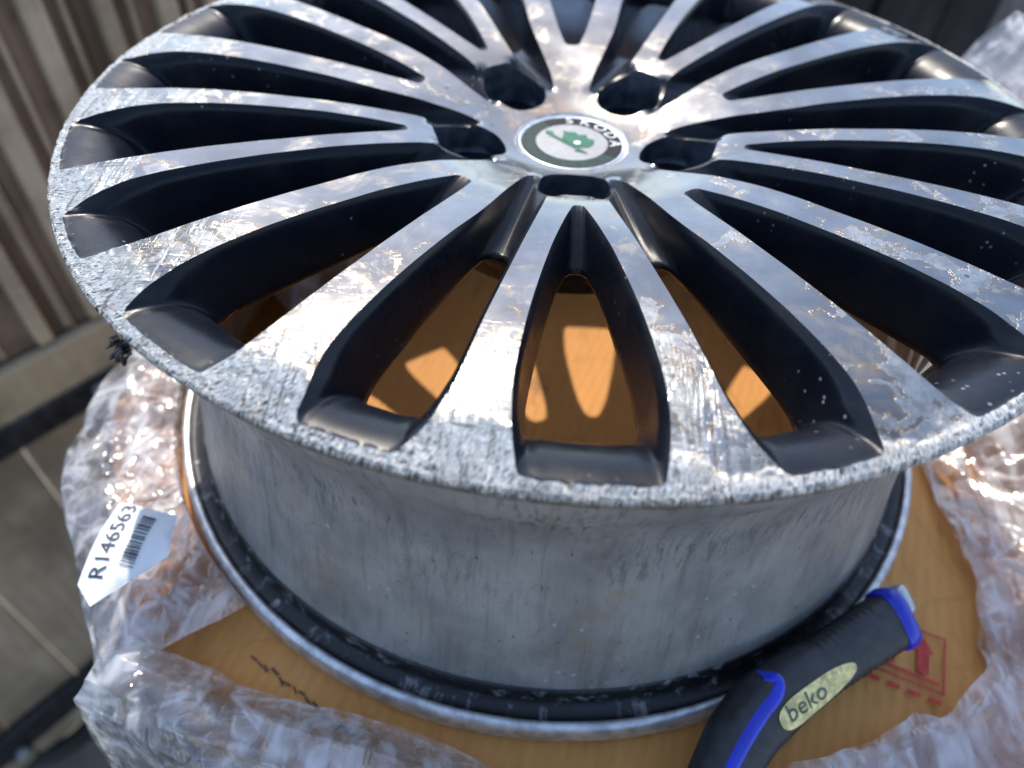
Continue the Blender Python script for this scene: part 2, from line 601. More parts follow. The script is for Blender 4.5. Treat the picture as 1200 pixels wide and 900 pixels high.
# bolt pockets
pock_half = [(36.5, 0), (38, 8), (42.5, 13.2), (50, 16.6), (57, 17.2), (64, 14.6), (70.5, 10.8), (72.6, 8.6), (73.0, 0)]
ph = np.array(pock_half)/1000
ph_full = catmull([tuple(p) for p in ph], 40)
pocket0 = np.vstack([ph_full, (ph_full[1:-1]*np.array([1, -1]))[::-1]])
pockets = [rotxy(pocket0, TH0+math.radians(72*k)) for k in range(5)]

R_CAP, R_HUB, R_B = .0305, .0785, .2374
# --- triangulate the machined face with all holes
pts = []; edges = []


def add_loop(P, closed=True):
    s = len(pts)
    pts.extend([tuple(p) for p in P])
    n = len(P)
    for i in range(n if closed else n-1):
        edges.append((s+i, s+(i+1) % n))


for T, B, T0 in openings: add_loop(T)
for p in pockets: add_loop(p)
for rad, n in ((R_CAP, 160), (R_B, 1400)):
    a = np.linspace(0, 2*np.pi, n, endpoint=False)
    add_loop(np.stack([rad*np.cos(a), rad*np.sin(a)], -1))
holes = [T for T, B, T0 in openings]+pockets


def in_poly(P, poly):
    res = np.zeros(len(P), bool)
    lo = poly.min(0); hi = poly.max(0)
    idx = np.where((P[:, 0] >= lo[0]) & (P[:, 0] <= hi[0]) & (P[:, 1] >= lo[1]) & (P[:, 1] <= hi[1]))[0]
    if len(idx) == 0: return res
    Q = P[idx]
    a = poly; b = np.roll(poly, -1, 0)
    ins = np.zeros(len(Q), bool)
    for (x0, y0), (x1, y1) in zip(a, b):
        if y0 == y1: continue
        c = ((y0 > Q[:, 1]) != (y1 > Q[:, 1])) & (Q[:, 0] < (x1-x0)*(Q[:, 1]-y0)/(y1-y0)+x0)
        ins ^= c
    res[idx] = ins
    return res


def steiner(step, r0, r1):
    g = np.arange(-.245, .245, step)
    X, Y = np.meshgrid(g, g)
    P = np.stack([X.ravel(), Y.ravel()], -1)+rng.uniform(-.28, .28, (X.size, 2))*step
    r = np.hypot(P[:, 0], P[:, 1])
    P = P[(r > r0) & (r < r1)]
    keep = np.ones(len(P), bool)
    for h in holes:
        keep &= ~in_poly(P, h)
    P = P[keep]
    allh = np.vstack(holes)
    cell = {}
    for q in allh: cell.setdefault((int(q[0]//.002), int(q[1]//.002)), []).append(q)
    ok = []
    md = (step*.42)**2
    for q in P:
        cx, cy = int(q[0]//.002), int(q[1]//.002)
        good = True
        for i in (-1, 0, 1):
            for j in (-1, 0, 1):
                for w in cell.get((cx+i, cy+j), ()):
                    if (w[0]-q[0])**2+(w[1]-q[1])**2 < md: good = False; break
                if not good: break
            if not good: break
        ok.append(good)
    return P[np.array(ok)]


for P in (steiner(.0028, R_CAP+.001, .217), steiner(.00105, .217, R_B-.0005)):
    pts.extend([tuple(p) for p in P])
res = delaunay_2d_cdt([Vector(p) for p in pts], edges, [], 0, 1e-7)
fv = np.array([tuple(v) for v in res[0]])
ft = np.array([f for f in res[2] if len(f) == 3])
cen = fv[ft].mean(1)
rc_ = np.hypot(cen[:, 0], cen[:, 1])
keep = (rc_ > R_CAP*.9998) & (rc_ < R_B)
for h in holes:
    keep &= ~in_poly(cen, h)
ft = ft[keep]; cen = cen[keep]; rc_ = rc_[keep]
fz = zface(fv[:, 0], fv[:, 1])
dark_tri = ridge_dip(cen[:, 0], cen[:, 1]) > .22
# spoke index: openings k and k+1 bound spoke k
ca = np.degrees(np.arctan2(cen[:, 1], cen[:, 0])-TH0) % 360
sp_idx = np.floor(ca/18).astype(int) % 20
is_hub = rc_ < R_HUB


def face_part(mask):
    tri = ft[mask]
    used, inv = np.unique(tri, return_inverse=True)
    inv = inv.reshape(tri.shape)
    V = np.column_stack([fv[used], fz[used]])
    return V, inv, dark_tri[mask].astype(int)


# wall profile between the top contour and the bottom contour
PHI = np.radians([0, 1.3, 4, 9, 15, 22, 30, 39, 48, 57, 66, 75, 83, 90])
NW = len(PHI)


def wall_rows(T1, B, T0, zbot, e, inn):
    zT1 = zface(T1[:, 0], T1[:, 1])
    zT0 = zt(np.hypot(T0[:, 0], T0[:, 1]))-.004*ridge_dip(T0[:, 0], T0[:, 1])-.0004*wt_end
    rows = []
    for i, ph in enumerate(PHI):
        q_ = 1 if i == 0 else 0
        T = T1*q_+T0*(1-q_); zT = zT1*q_+zT0*(1-q_)
        he, ve = math.sin(ph), 1-math.cos(ph)                   # rounded outer end
        s = i/(NW-1)
        s = s**1.35
        hs = .42*min(1, s/.14)**.55+.58*s; hs = hs if s > 0 else 0   # side: small fillet, then drafted wall
        hs = .34*(1-(1-min(1, s/.16))**2)+.66*s**1.1
        vs_ = s
        hi_, vi = s**.8, s
        h = hs*(1-e)+he*e
        v = vs_*(1-e)+ve*e
        h = h*(1-inn)+hi_*inn
        v = v*(1-inn)+vi*inn
        xy = T*(1-h)[:, None]+B*h[:, None] if not np.isscalar(h) else T*(1-h)+B*h
        z = zT*(1-v)+zbot*v
        rows.append(np.column_stack([xy, z]))
    # turned back under the spoke
    back = T0*.75+B*.25
    rows.append(np.column_stack([B*.94+T0*.06, np.full(len(B), zbot-.002)]))
    rb = np.hypot(back[:, 0], back[:, 1])
    back = back*np.minimum(1, .2115/rb)[:, None]
    rows.append(np.column_stack([back, np.full(len(B), zbot-.005)]))
    return rows


ZBOT = -.0195
walls = [wall_rows(T, B, T0, ZBOT, wt_end, wt_in) for T, B, T0 in openings]
n_c = 2*NH
for k in range(20):
    V, F, mi = face_part((~is_hub) & (sp_idx == k))
    V = list(map(tuple, V)); F = [tuple(f) for f in F]; mi = list(mi)
    for kk, half in ((k, 0), ((k+1) % 20, 1)):
        idx = np.arange(0, NH+1) if half == 0 else np.r_[np.arange(NH, n_c), 0]
        rows = walls[kk]
        s = len(V); m_ = len(idx)
        for rw in rows: V += [tuple(q) for q in rw[idx]]
        gf = grid_faces(len(rows), m_, False)
        F += [tuple(s+np.array(f)) for f in gf]
        mi += [1]*len(gf)
    mk('spoke', V, F, [M_MACH, M_DARK], wheel, True, mi)
V, F, mi = face_part(is_hub)
hub = mk('hub', V, F, [M_MACH, M_DARK], wheel, True, mi)
# underside of the hub: a closed pad behind the face
revolve('hub_pad', [(.028, -.030), (.078, -.030), (.082, -.040), (.078, -.060), (.034, -.060), (.032, -.030)], M_DARK, wheel, 96)

# bolt pockets
M_POCK = simple('pocket_skylit_paint', (.035, .042, .055), .38, .2, .5, 120, .0002, 500)  # dark wheel paint turned blue-grey: sky light on the walls is in the colour
for k, P in enumerate(pockets):
    c = np.array([.056*math.cos(TH0+math.radians(72*k)), .056*math.sin(TH0+math.radians(72*k))])
    z0 = zface(P[:, 0], P[:, 1])
    rows = []
    n = len(P)
    ang = np.arctan2(P[:, 1]-c[1], P[:, 0]-c[0])
    circ = lambda rad: c+rad*np.stack([np.cos(ang), np.sin(ang)], -1)
    for s, zz in ((0, None), (.03, .0006), (.07, .0018), (.12, .004), (.22, .010), (.34, .016)):
        xy = P*(1-s)+circ(.0145)*s
        rows.append(np.column_stack([xy, z0 if zz is None else z0-zz]))
    for s, zz in ((.55, -.031), (1.0, -.034)):
        xy = P*(1-s)+circ(.0145)*s
        rows.append(np.column_stack([xy, np.full(n, zz)]))
    for rad, zz in ((.0130, -.0345), (.0085, -.041), (.0075, -.044), (.0075, -.062)):
        rows.append(np.column_stack([circ(rad), np.full(n, zz)]))
    mk('bolt_hole', np.vstack(rows), grid_faces(len(rows), n, True), M_POCK, wheel)

# rim lip with real kerb damage
na = 2600
ang = np.linspace(0, 2*np.pi, na, endpoint=False)
lp = [(R_B-.0001, None), (.2378, None), (.2382, None), (.2386, None), (.2390, None), (.2394, None), (.2398, -.0002), (.2402, -.0005), (.24045, -.0009),
      (.2406, -.0014), (.2406, -.0019), (.2405, -.0024), (.2401, -.0028), (.2392, -.0030)]
rows = []
for i, (r, z) in enumerate(lp):
    x, y = r*np.cos(ang), r*np.sin(ang)
    zz = zt(np.full(na, min(r, .2405))) if z is None else np.full(na, float(zt(.2405))+z)
    d = rash_disp(x, y)
    arc = np.maximum(np.maximum(sstep(.14, -.10, y), .85*sstep(.05, -.16, x)), .25)
    if z is None: zz = zz+d
    else:
        f = sstep(.0030, .0003, -(z or 0))
        zz = zz+d*f
        # chips bitten out of the edge
        ch = fbm(ang*240*.7, np.full(na, i*.35), 71, 4)
        bite = np.clip(ch-.55, 0, 1)*.0042*arc*f
        rr_ = r-bite+(fbm(ang*240*1.3, np.full(na, i*.5), 77, 3)-.5)*.0007*arc*f
        x, y = rr_*np.cos(ang), rr_*np.sin(ang)
    rows.append(np.column_stack([x, y, zz]))
mk('rim_lip', np.vstack(rows), grid_faces(len(rows), na, True), M_MACH, wheel)
zl = float(zt(.2405))
revolve('lip_underside', [(.2392, zl-.0030), (.2382, zl-.0034), (.2380, zl-.0046), (.2389, zl-.0052), (.2389, zl-.0060), (.2372, zl-.0066), (.2340, -.0100), (.2305, -.0125)], M_LIPUND, wheel, 360)
outer = smooth_prof([(.2306, -.0124), (.2290, -.016), (.2272, -.030), (.2215, -.042), (.2150, -.054), (.2112, -.070), (.2112, -.088), (.2145, -.115), (.2190, -.145), (.2232, -.170), (.2250, -.179)], 2)
barrel_in = smooth_prof([(.2100, -.0185), (.2085, -.024), (.2045, -.033), (.2000, -.045), (.1975, -.070), (.2020, -.105), (.2090, -.150), (.2140, -.180), (.2200, -.195), (.2280, -.2040)], 2)
barrel = revolve('barrel', outer, M_BARR, wheel, 256, False)
M_LIN = simple('lining_skylit_silver', (.46, .465, .48), .35, .4, .3, 40, .0002, 300)  # paler than the outer barrel: sky reflection put into the base colour
revolve('barrel_lining', barrel_in[::-1], M_LIN, wheel, 256, False)
revolve('bead_seat', smooth_prof([(.2250, -.1785), (.2263, -.1795), (.2268, -.184), (.2275, -.188), (.2310, -.1905), (.2345, -.1908), (.2358, -.1895)], 2), M_BEAD, wheel, 256)
revolve('inner_flange', smooth_prof([(.2356, -.1898), (.2362, -.1880), (.2380, -.1874), (.2402, -.1884), (.2416, -.1920), (.2418, -.1965), (.2414, -.2010), (.2395, -.2040), (.2350, ZB), (.2280, ZB+.0004)], 2), M_FLANGE, wheel, 320)

# ------------------------------------------------------------------ centre cap
M_CAPSIL = simple('cap_silver', (.55, .55, .55), .32, .85, .2, 300)
M_CAPBLK = simple('cap_black', (.005, .005, .006), .6, 0, .4, 300, Specular_IOR_Level=.15)
M_CAPDKG = simple('cap_dark_green', (.004, .026, .018), .6, 0, .5, 500, .0001, 900, Specular_IOR_Level=.2)
M_GREEN = simple('cap_green', (.002, .105, .048), .5, 0, .2, 200, Specular_IOR_Level=.25)
M_WHITE = simple('cap_white', (.72, .72, .70), .4, .1, .1, 300)
ZC = -.0212
cap = revolve('center_cap', [(.0306, float(zt(.0305))-.0002), (.0301, ZC-.003), (.0290, ZC-.0028), (.0284, ZC-.0004), (.0278, ZC+.0002), (.0268, ZC), (.0266, ZC-.0006), (.0, ZC-.0006)], M_CAPSIL, wheel, 128)


def flat_poly(name, P, z, mat, parent, th=.0002):
    """thin solid plate from a 2-D outline"""
    n = len(P)
    r_ = delaunay_2d_cdt([Vector(p) for p in P], [(i, (i+1) % n) for i in range(n)], [], 1, 1e-8)
    V2 = np.array([tuple(v) for v in r_[0]])
    top = np.column_stack([V2, np.full(len(V2), z)])
    bot = np.column_stack([V2, np.full(len(V2), z-th)])
    F = [tuple(f) for f in r_[2]]
    m_ = len(V2)
    V = np.vstack([top, bot])
    F2 = F+[tuple(m_+i for i in reversed(f)) for f in F]
    cnt = {}
    for f in F:
        for a, b in zip(f, f[1:]+f[:1]): cnt[(a, b)] = 1
    for a, b in list(cnt):
        if (b, a) not in cnt: F2.append((b, a, m_+a, m_+b))
    return mk(name, V, F2, mat, parent, False)


def ring_arc(name, r0, r1, a0, a1, z, mat, parent):
    a = np.radians(np.linspace(a0, a1, 80))
    P = np.vstack([np.stack([r1*np.cos(a), r1*np.sin(a)], -1), np.stack([r0*np.cos(a), r0*np.sin(a)], -1)[::-1]])
    return flat_poly(name, P, z, mat, parent)


def text_mesh(s, size, font_stretch=1.0):
    cu = bpy.data.curves.new('lettering', 'FONT')
    cu.body = s
    cu.size = size
    cu.align_x = 'CENTER'; cu.align_y = 'CENTER'
    cu.extrude = 0
    cu.resolution_u = 3
    ob = bpy.data.objects.new('lettering', cu)
    col.objects.link(ob)
    bpy.context.view_layer.update()
    dg = bpy.context.evaluated_depsgraph_get()
    me = bpy.data.meshes.new_from_object(ob.evaluated_get(dg))
    V = np.array([tuple(v.co) for v in me.vertices]); F = [tuple(p.vertices) for p in me.polygons]
    bpy.data.objects.remove(ob); bpy.data.curves.remove(cu); bpy.data.meshes.remove(me)
    V[:, 0] *= font_stretch
    return V, F


LOGO = -42          # the emblem is turned clockwise
ring_arc('emblem_ring', .0192, .0262, LOGO+12, LOGO+168, ZC-.0001, M_CAPBLK, cap)
ring_arc('laurel_band', .0192, .0262, LOGO+168.5, LOGO+371.5, ZC-.0001, M_CAPDKG, cap)
a = np.linspace(0, 2*np.pi, 90, endpoint=False)
flat_poly('emblem_disc', np.stack([.0188*np.cos(a), .0188*np.sin(a)], -1), ZC-.0001, simple('cap_disc', (.21, .215, .22), .5, .3, .1, 300), cap)
lo = math.radians(LOGO)


def lrot(P):
    return rotxy(np.array(P, float), lo)


S = .0178
wing = [(-.30, -.12), (-.42, .10), (-.62, .30), (-.46, .34), (-.30, .52), (-.14, .44), (.02, .66), (.16, .50), (.40, .56), (.52, .40), (.56, .18), (.44, -.02), (.22, -.12)]
shaft = [(-.98, -.10), (-.86, -.22), (.42, -.22), (.42, -.34), (.78, -.16), (.42, -.10), (-.60, -.10), (-.78, .02)]
flat_poly('emblem_arrow', lrot(np.array(wing)*S), ZC+.0002, M_GREEN, cap)
flat_poly('emblem_arrow', lrot(np.array(shaft)*S), ZC+.0002, M_GREEN, cap)
eye = np.stack([.10*np.cos(a)+.16, .10*np.sin(a)+.06], -1)
flat_poly('emblem_eye', lrot(eye*S), ZC+.0004, M_WHITE, cap)
for i, ch in enumerate('SKODA'):
    V, F = text_mesh(ch, .0088, 1.1)
    V[:, :2] *= 1.0
    b_ = math.radians(LOGO+90-(i-2)*23)
    V2 = V.copy(); V2[:, 1] += 0
    P2 = rotxy(V2[:, :2], b_-math.pi/2)+np.array([.0227*math.cos(b_), .0227*math.sin(b_)])
    mk('letter', np.column_stack([P2, np.full(len(P2), ZC+.00015)]), F, M_WHITE, cap, False)

# ------------------------------------------------------------------ carton
def cardboard():
    m = NT('cardboard')
    o = m.obj()
    fib = m.noise(m.mapv(o, (30, 4, 1), (0, 0, -.33)), 6, 5, .6)
    big = m.noise(o, 7, 4, .6)
    c = m.mix(m.ss(fib, .3, .7), (.60, .262, .062), (.66, .300, .078))
    c = m.mix(m.math('MULTIPLY', m.ss(big, .5, .75), .45), c, (.46, .20, .045))
    spots = m.math('MULTIPLY', m.ss(m.noise(m.mapv(o, (1, .35, 1), (0, 0, .5)), 42, 5, .65), .58, .72), .55)
    c = m.mix(spots, c, (.10, .045, .02))
    wv = m.n('ShaderNodeTexWave', wave_type='BANDS', bands_direction='X')
    m.l(m.mapv(o, (1, 1, 1), (0, 0, .35)), wv.inputs['Vector'])
    wv.inputs['Scale'].default_value = 48; wv.inputs['Distortion'].default_value = .5; wv.inputs['Detail'].default_value = 1
    flute = wv.outputs['Fac']
    c = m.mix(m.math('MULTIPLY', flute, .13), c, (.36, .15, .035))
    scuff = m.math('MULTIPLY', m.ss(m.noise(m.mapv(o, (1, .5, 1), (0, 0, .9)), 22, 6, .72, .8), .56, .74), .55)
    c = m.mix(scuff, c, (.24, .105, .035))
    crs = m.ss(m.math('ABSOLUTE', m.math('SUBTRACT', m.noise(o, 6, 2, .5), .5)), .008, .0)
    c = m.mix(m.math('MULTIPLY', crs, .16), c, (.26, .11, .035))
    hh_ = m.math('ADD', m.math('MULTIPLY', flute, .6), m.math('ADD', m.math('MULTIPLY', fib, .5), m.math('MULTIPLY', crs, -.5)))
    m.set(Base_Color=c, Roughness=.75, Normal=m.bump(hh_, .0005, .5))
    return m.m


M_CARD = cardboard()
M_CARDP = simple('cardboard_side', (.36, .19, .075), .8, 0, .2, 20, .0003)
carton = empty('carton', (0, 0, ZG), 'large orange-brown cardboard carton the wheel is lying on', 'carton')
poly = np.array([(-.290, -.055), (-.206, -.222), (.225, -.335), (.425, -.215), (.445, .12), (.30, .335), (-.03, .375), (-.235, .20)])
n = len(poly)
g = []
# top as a fine sheet, slightly sagging
lo_, hi_ = poly.min(0), poly.max(0)
gx = np.arange(lo_[0], hi_[0], .012); gy = np.arange(lo_[1], hi_[1], .012)
X, Y = np.meshgrid(gx, gy)
Pg = np.stack([X.ravel(), Y.ravel()], -1)
Pg = Pg[in_poly(Pg, poly*.985)]
allp = [Vector(p) for p in poly]+[Vector(p) for p in Pg]
r_ = delaunay_2d_cdt(allp, [(i, (i+1) % n) for i in range(n)], [], 1, 1e-7)
V2 = np.array([tuple(v) for v in r_[0]])
rad = np.hypot(V2[:, 0], V2[:, 1])
zz = ZB-.0004-(fbm(V2[:, 0]*9, V2[:, 1]*9, 3, 3))*.004*sstep(.25, .30, rad)-.0012*fbm(V2[:, 0]*14, V2[:, 1]*14, 9, 2)*sstep(.22, .17, rad)
mk('top_panel', np.column_stack([V2, zz]), [tuple(f) for f in r_[2]], M_CARD, carton)
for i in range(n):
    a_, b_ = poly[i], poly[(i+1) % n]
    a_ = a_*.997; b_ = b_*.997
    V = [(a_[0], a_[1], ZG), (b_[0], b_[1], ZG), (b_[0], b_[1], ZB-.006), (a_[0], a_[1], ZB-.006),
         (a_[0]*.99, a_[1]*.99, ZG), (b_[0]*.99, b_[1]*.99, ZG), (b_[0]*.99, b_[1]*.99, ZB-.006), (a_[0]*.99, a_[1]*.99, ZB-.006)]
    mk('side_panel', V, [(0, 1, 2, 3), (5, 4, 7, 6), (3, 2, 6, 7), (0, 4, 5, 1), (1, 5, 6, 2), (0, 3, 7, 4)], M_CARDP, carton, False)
# red "this way up" mark printed on the carton
M_RED = simple('red_print', (.50, .028, .015), .6, 0, .25, 300)
M_BLACKPRINT = simple('black_print', (.13, .062, .025), .7, 0, .3, 300)
ic = onz(1062, 764, ZB)[:2]
ia = math.radians(-20)
zi = ZB+.0004


def icon_poly(P):
    return rotxy(np.array(P, float), ia)+ic


def icon_rect(x0, y0, x1, y1, name='printed_mark', mat=None):
    return flat_poly(name, icon_poly([(x0, y0), (x1, y0), (x1, y1), (x0, y1)]), zi, mat or M_RED, carton, .0001)


hw, hh, t_ = .0195, .0165, .0011
icon_rect(-hw, -hh, hw, -hh+t_); icon_rect(-hw, hh-t_, hw, hh); icon_rect(-hw, -hh+t_, -hw+t_, hh-t_); icon_rect(hw-t_, -hh+t_, hw, hh-t_)
icon_rect(-hw+.003, -hh+.0042, hw-.003, -hh+.0060)
for cx in (-.0085, .0085):
    flat_poly('printed_arrow', icon_poly([(cx-.0030, -hh+.0078), (cx+.0030, -hh+.0078), (cx+.0030, .004), (cx+.0052, .004), (cx, .0125), (cx-.0052, .004), (cx-.0030, .004)]), zi, M_RED, carton, .0001)
for i in range(4):
    icon_rect(-hw+.001+i*.010, -hh-.0062, -hw+.0075+i*.010, -hh-.0038)
# row of black ink dashes
d0 = onz(300, 770, ZB)[:2]; d1 = onz(420, 868, ZB)[:2]
dirn = (d1-d0)/np.linalg.norm(d1-d0); nrm = np.array([-dirn[1], dirn[0]])
for i in range(16):
    s = i/15*np.linalg.norm(d1-d0)+random.uniform(-.001, .001)
    c_ = d0+dirn*s+nrm*random.uniform(-.0015, .0015)
    L, w = random.uniform(.0012, .0028), random.uniform(.0005, .0011)
    a1_ = random.uniform(-.6, .6)
    u_ = rotxy(np.array([[L, -w], [L, w], [-L, w*.6], [-L, -w*.8]]), a1_+math.atan2(dirn[1], dirn[0]))+c_
    flat_poly('printed_dash', u_, zi, M_BLACKPRINT, carton, .0001)


# ------------------------------------------------------------------ stretch film
def film_material(name, tint=(.95, .95, .96), op=.045):
    m = NT(name)
    o = m.obj()
    at = m.n('ShaderNodeAttribute'); at.attribute_name = 'fold'
    fold = at.outputs['Fac']
    fine = m.noise(m.mapv(o, (110, 24, 70), (.3, .2, .7)), 1.0, 2, .5)
    body = m.ss(m.noise(o, 30, 3, .6), .40, .66)
    line = m.math('MULTIPLY', fold, m.ss(fine, .35, .62))
    fac = m.math('ADD', m.math('MULTIPLY', line, .75), m.math('MULTIPLY', body, .13))
    fac = m.math('ADD', fac, op, clamp=True)
    bmp = m.bump(m.math('ADD', fine, m.math('MULTIPLY', fold, .35)), .0045, .5)
    tr = m.n('ShaderNodeBsdfTransparent')
    tr.inputs[0].default_value = (.97, .97, .97, 1)
    tl = m.n('ShaderNodeBsdfTranslucent')
    tl.inputs[0].default_value = (*tint, 1)
    m.set(Base_Color=tint, Roughness=.2, Normal=bmp)
    mx = m.n('ShaderNodeMixShader'); mx.inputs[0].default_value = .4
    m.l(m.b.outputs[0], mx.inputs[1]); m.l(tl.outputs[0], mx.inputs[2])
    gl = m.n('ShaderNodeBsdfGlossy'); gl.inputs['Roughness'].default_value = .07
    m.l(bmp, gl.inputs['Normal'])
    fr = m.n('ShaderNodeFresnel'); fr.inputs[0].default_value = 1.5
    m.l(bmp, fr.inputs['Normal'])
    clear = m.n('ShaderNodeMixShader')
    m.l(m.math('MULTIPLY', fr.outputs[0], 1.8, clamp=True), clear.inputs[0])
    m.l(tr.outputs[0], clear.inputs[1]); m.l(gl.outputs[0], clear.inputs[2])
    fin = m.n('ShaderNodeMixShader')
    m.l(fac, fin.inputs[0])
    m.l(clear.outputs[0], fin.inputs[1]); m.l(mx.outputs[0], fin.inputs[2])
    m.l(fin.outputs[0], m.out.inputs[0])
    return m.m


M_FILM = film_material('stretch_film')


def crease(u, v, seed):
    """crumpled sheet: flat facets with sharp ridges; also returns how close each point is to a fold"""
    s = 0; a = 1.0; t = 0; fold = 0
    for o_ in range(4):
        f = 1.85**o_
        ang_ = seed*1.7+o_*2.1
        c_, s_ = math.cos(ang_), math.sin(ang_)
        p, q = u*c_-v*s_, (u*s_+v*c_)*.45           # each family of folds runs along its own direction
        wx = .5*(fbm(p*.5, q*.5, seed+5+o_, 2)-.5)
        d = np.abs(2*vnoise((p+wx)*f, q*f+wx, seed+31*o_)-1)
        s = s+a*d; t += a
        fold = np.maximum(fold, np.exp(-(d/(.03+.03*o_))**2)*(1-.12*o_))
        a *= .42
    return s/t, fold


def film(name, path, prof, nu, nv, amp, seed, label, group, mat=M_FILM, freq=26, layers=2, keep_r=None, ragged=.012, width=.16):
    """sheet swept along a plan path; prof(s, t) -> (offset outwards, height) for t in 0..1"""
    P = catmull(path, nu-1)
    T = np.gradient(P, axis=0); T /= np.linalg.norm(T, axis=1)[:, None]
    N = np.stack([T[:, 1], -T[:, 0]], -1)          # to the right of travel = outwards
    t = np.linspace(0, 1, nv)
    S_, Tt = np.meshgrid(np.linspace(0, 1, nu), t, indexing='ij')
    L = np.linalg.norm(np.diff(P, axis=0), axis=1).sum()
    root = None
    for ly in range(layers):
        sd_ = seed+ly*101
        edge = (fbm(S_*L*freq*.8, S_*0+3, sd_+2, 4)-.5)*ragged/.05
        Te = np.clip(Tt+edge*(1-Tt)*.6, -.3, 1.2)
        off, h = prof(S_, Te)
        U = S_*L*freq; W = Tt*width*freq
        d1_, fo1 = crease(U, W, sd_)
        d2_, fo2 = crease(U*.8+40, W*.8, sd_+50)
        d1_ = d1_-.35; d2_ = d2_-.35
        endw = sstep(0, .03, S_)*sstep(1, .97, S_)
        x = P[:, 0][:, None]+N[:, 0][:, None]*(off+d2_*amp*.9)+T[:, 0][:, None]*(d1_*amp*.5+(fbm(W*.6, U*0+sd_, sd_, 3)-.5)*.03*(1-endw))
        y = P[:, 1][:, None]+N[:, 1][:, None]*(off+d2_*amp*.9)+T[:, 1][:, None]*(d1_*amp*.5+(fbm(W*.6, U*0+sd_, sd_, 3)-.5)*.03*(1-endw))
        z = h+d1_*amp*1.3+ly*.004
        if keep_r:
            r2 = np.hypot(x, y); k_ = np.where((r2 < keep_r) & (z > ZB-.02), keep_r/r2, 1.0)
            x = x*k_; y = y*k_; z = z+(k_-1)*.12
        z = np.where((z > ZB-.02) & (off < .004), np.maximum(z, ZB+.0012+.002*ly), z)
        V = np.stack([x.ravel(), y.ravel(), z.ravel()], -1)
        if root is None:
            root = empty(name, (float(P[nu//2, 0]), float(P[nu//2, 1]), ZB), label, 'plastic film', group)
        ob = mk('film_layer', V, grid_faces(nu, nv), mat, root)
        at = ob.data.attributes.new('fold', 'FLOAT', 'POINT')
        at.data.foreach_set('value', np.maximum(fo1, .8*fo2).ravel().astype(np.float32))
    return root


def px(*lst):
    return [tuple(onz(x, y, ZB)[:2]) for x, y in lst]


def prof_left(s, t):
    # t = 0 : inner edge lying on the carton; t = 1 : hanging over the side
    off = np.interp(t, [-.3, 0, .35, .55, .7, 1, 1.3], [-.10, -.080, -.02, .010, .014, -.015, -.05])
    h = np.interp(t, [-.3, 0, .2, .4, .55, .7, 1, 1.3], [.004, .006, .012, .014, .004, -.03, -.115, -.19])
    return off, ZB+h


film('stretch_film', [(-.245, .055), (-.280, -.005), (-.288, -.06), (-.272, -.12), (-.240, -.172), (-.203, -.224)], prof_left, 300, 170, .014, 3,
     'crumpled clear film bunched on the carton corner under the paper label', None, freq=19, layers=2, keep_r=.2435)


def prof_front(s, t):
    off = np.interp(t, [-.3, 0, .3, .5, .7, 1, 1.3], [-.035, -.012, .018, .034, .044, .046, .03])
    bulge = .014+.016*np.exp(-((s-.62)/.25)**2)
    h = np.interp(t, [-.3, 0, .15, .3, .42], [.0, .1, .9, 1, .5])*bulge+np.interp(t, [.42, .6, 1, 1.3], [0, -.08, -.30, -.45])
    return off, ZB+.004+h


film('stretch_film', [(-.200, -.222), (-.16, -.235), (-.10, -.252), (-.03, -.268), (.05, -.285), (.13, -.30)], prof_front, 340, 220, .013, 13,
     'torn clear film draped over the carton edge in front of the wheel', None, freq=17, layers=2)


def prof_right(s, t):
    hb = np.interp(s, [0, .15, .3, .5, .7, .85, 1], [.010, .012, .02, .045, .10, .16, .165])
    off = np.interp(t, [-.3, 0, .3, .6, .8, 1, 1.3], [-.05, -.03, .0, .035, .06, .07, .05])*np.interp(s, [0, .4, 1], [1.3, 1.2, 1.3])
    h = np.interp(t, [-.3, 0, .2, .45, .65, .8, 1, 1.3], [.03, .05, .22, .65, 1.0, .9, .35, -.3])*hb
    return off, ZB+.004+h


film('stretch_film', [(.120, -.292), (.175, -.266), (.225, -.244), (.268, -.200), (.280, -.13), (.278, -.06), (.290, .02), (.305, .10), (.315, .19), (.30, .27)], prof_right, 480, 190, .022, 23,
     'large crinkled clear film standing up along the carton beside the knife', None, freq=16, layers=2)

# scrap of film inside the wheel, seen between the spokes
def prof_scrap(s, t):
    off = np.interp(t, [-.3, 0, .5, 1, 1.3], [-.03, -.03, 0, .012, .012])
    h = np.interp(t, [-.3, 0, .4, .8, 1, 1.3], [.002, .006, .05, .09, .11, .11])
    return off, ZB+h


film('stretch_film', [(-.150, .120), (-.172, .085), (-.185, .045), (-.185, .01)], prof_scrap, 110, 80, .012, 33,
     'small film scrap inside the wheel between the spokes', None, freq=34, layers=2)

# ------------------------------------------------------------------ paper label on the film
M_PAPER = simple('label_paper', (.74, .77, .80), .5, 0, .05, 40, .0003, 120)
M_INK = simple('label_ink', (.03, .035, .045), .6)
LZ = ZB+.046
lab = empty('shipping_label', tuple(onz(150, 650, LZ)), 'white paper label printed R146563 above a barcode, stuck to crumpled film', 'label')
corners = [onz(x, y, LZ) for x, y in [(93, 688), (142, 592), (206, 601), (196, 652), (107, 713)]]
c0, c1 = corners[0], corners[1]
ux = (c1-c0); ulen = np.linalg.norm(ux[:2]); ux = ux/np.linalg.norm(ux)
uy = np.array([-ux[1], ux[0], 0]); uy = -uy if np.dot(corners[2]-c1, uy) < 0 else uy
out2 = [(np.dot(c-c0, ux), np.dot(c-c0, uy)) for c in corners]


def lab_pt(a_, b_, lift=0.0):
    q = c0+ux*a_+uy*b_
    return np.array([q[0], q[1], q[2]+.0035*math.sin(a_*70)+.004*math.sin(b_*110+.6)+lift])


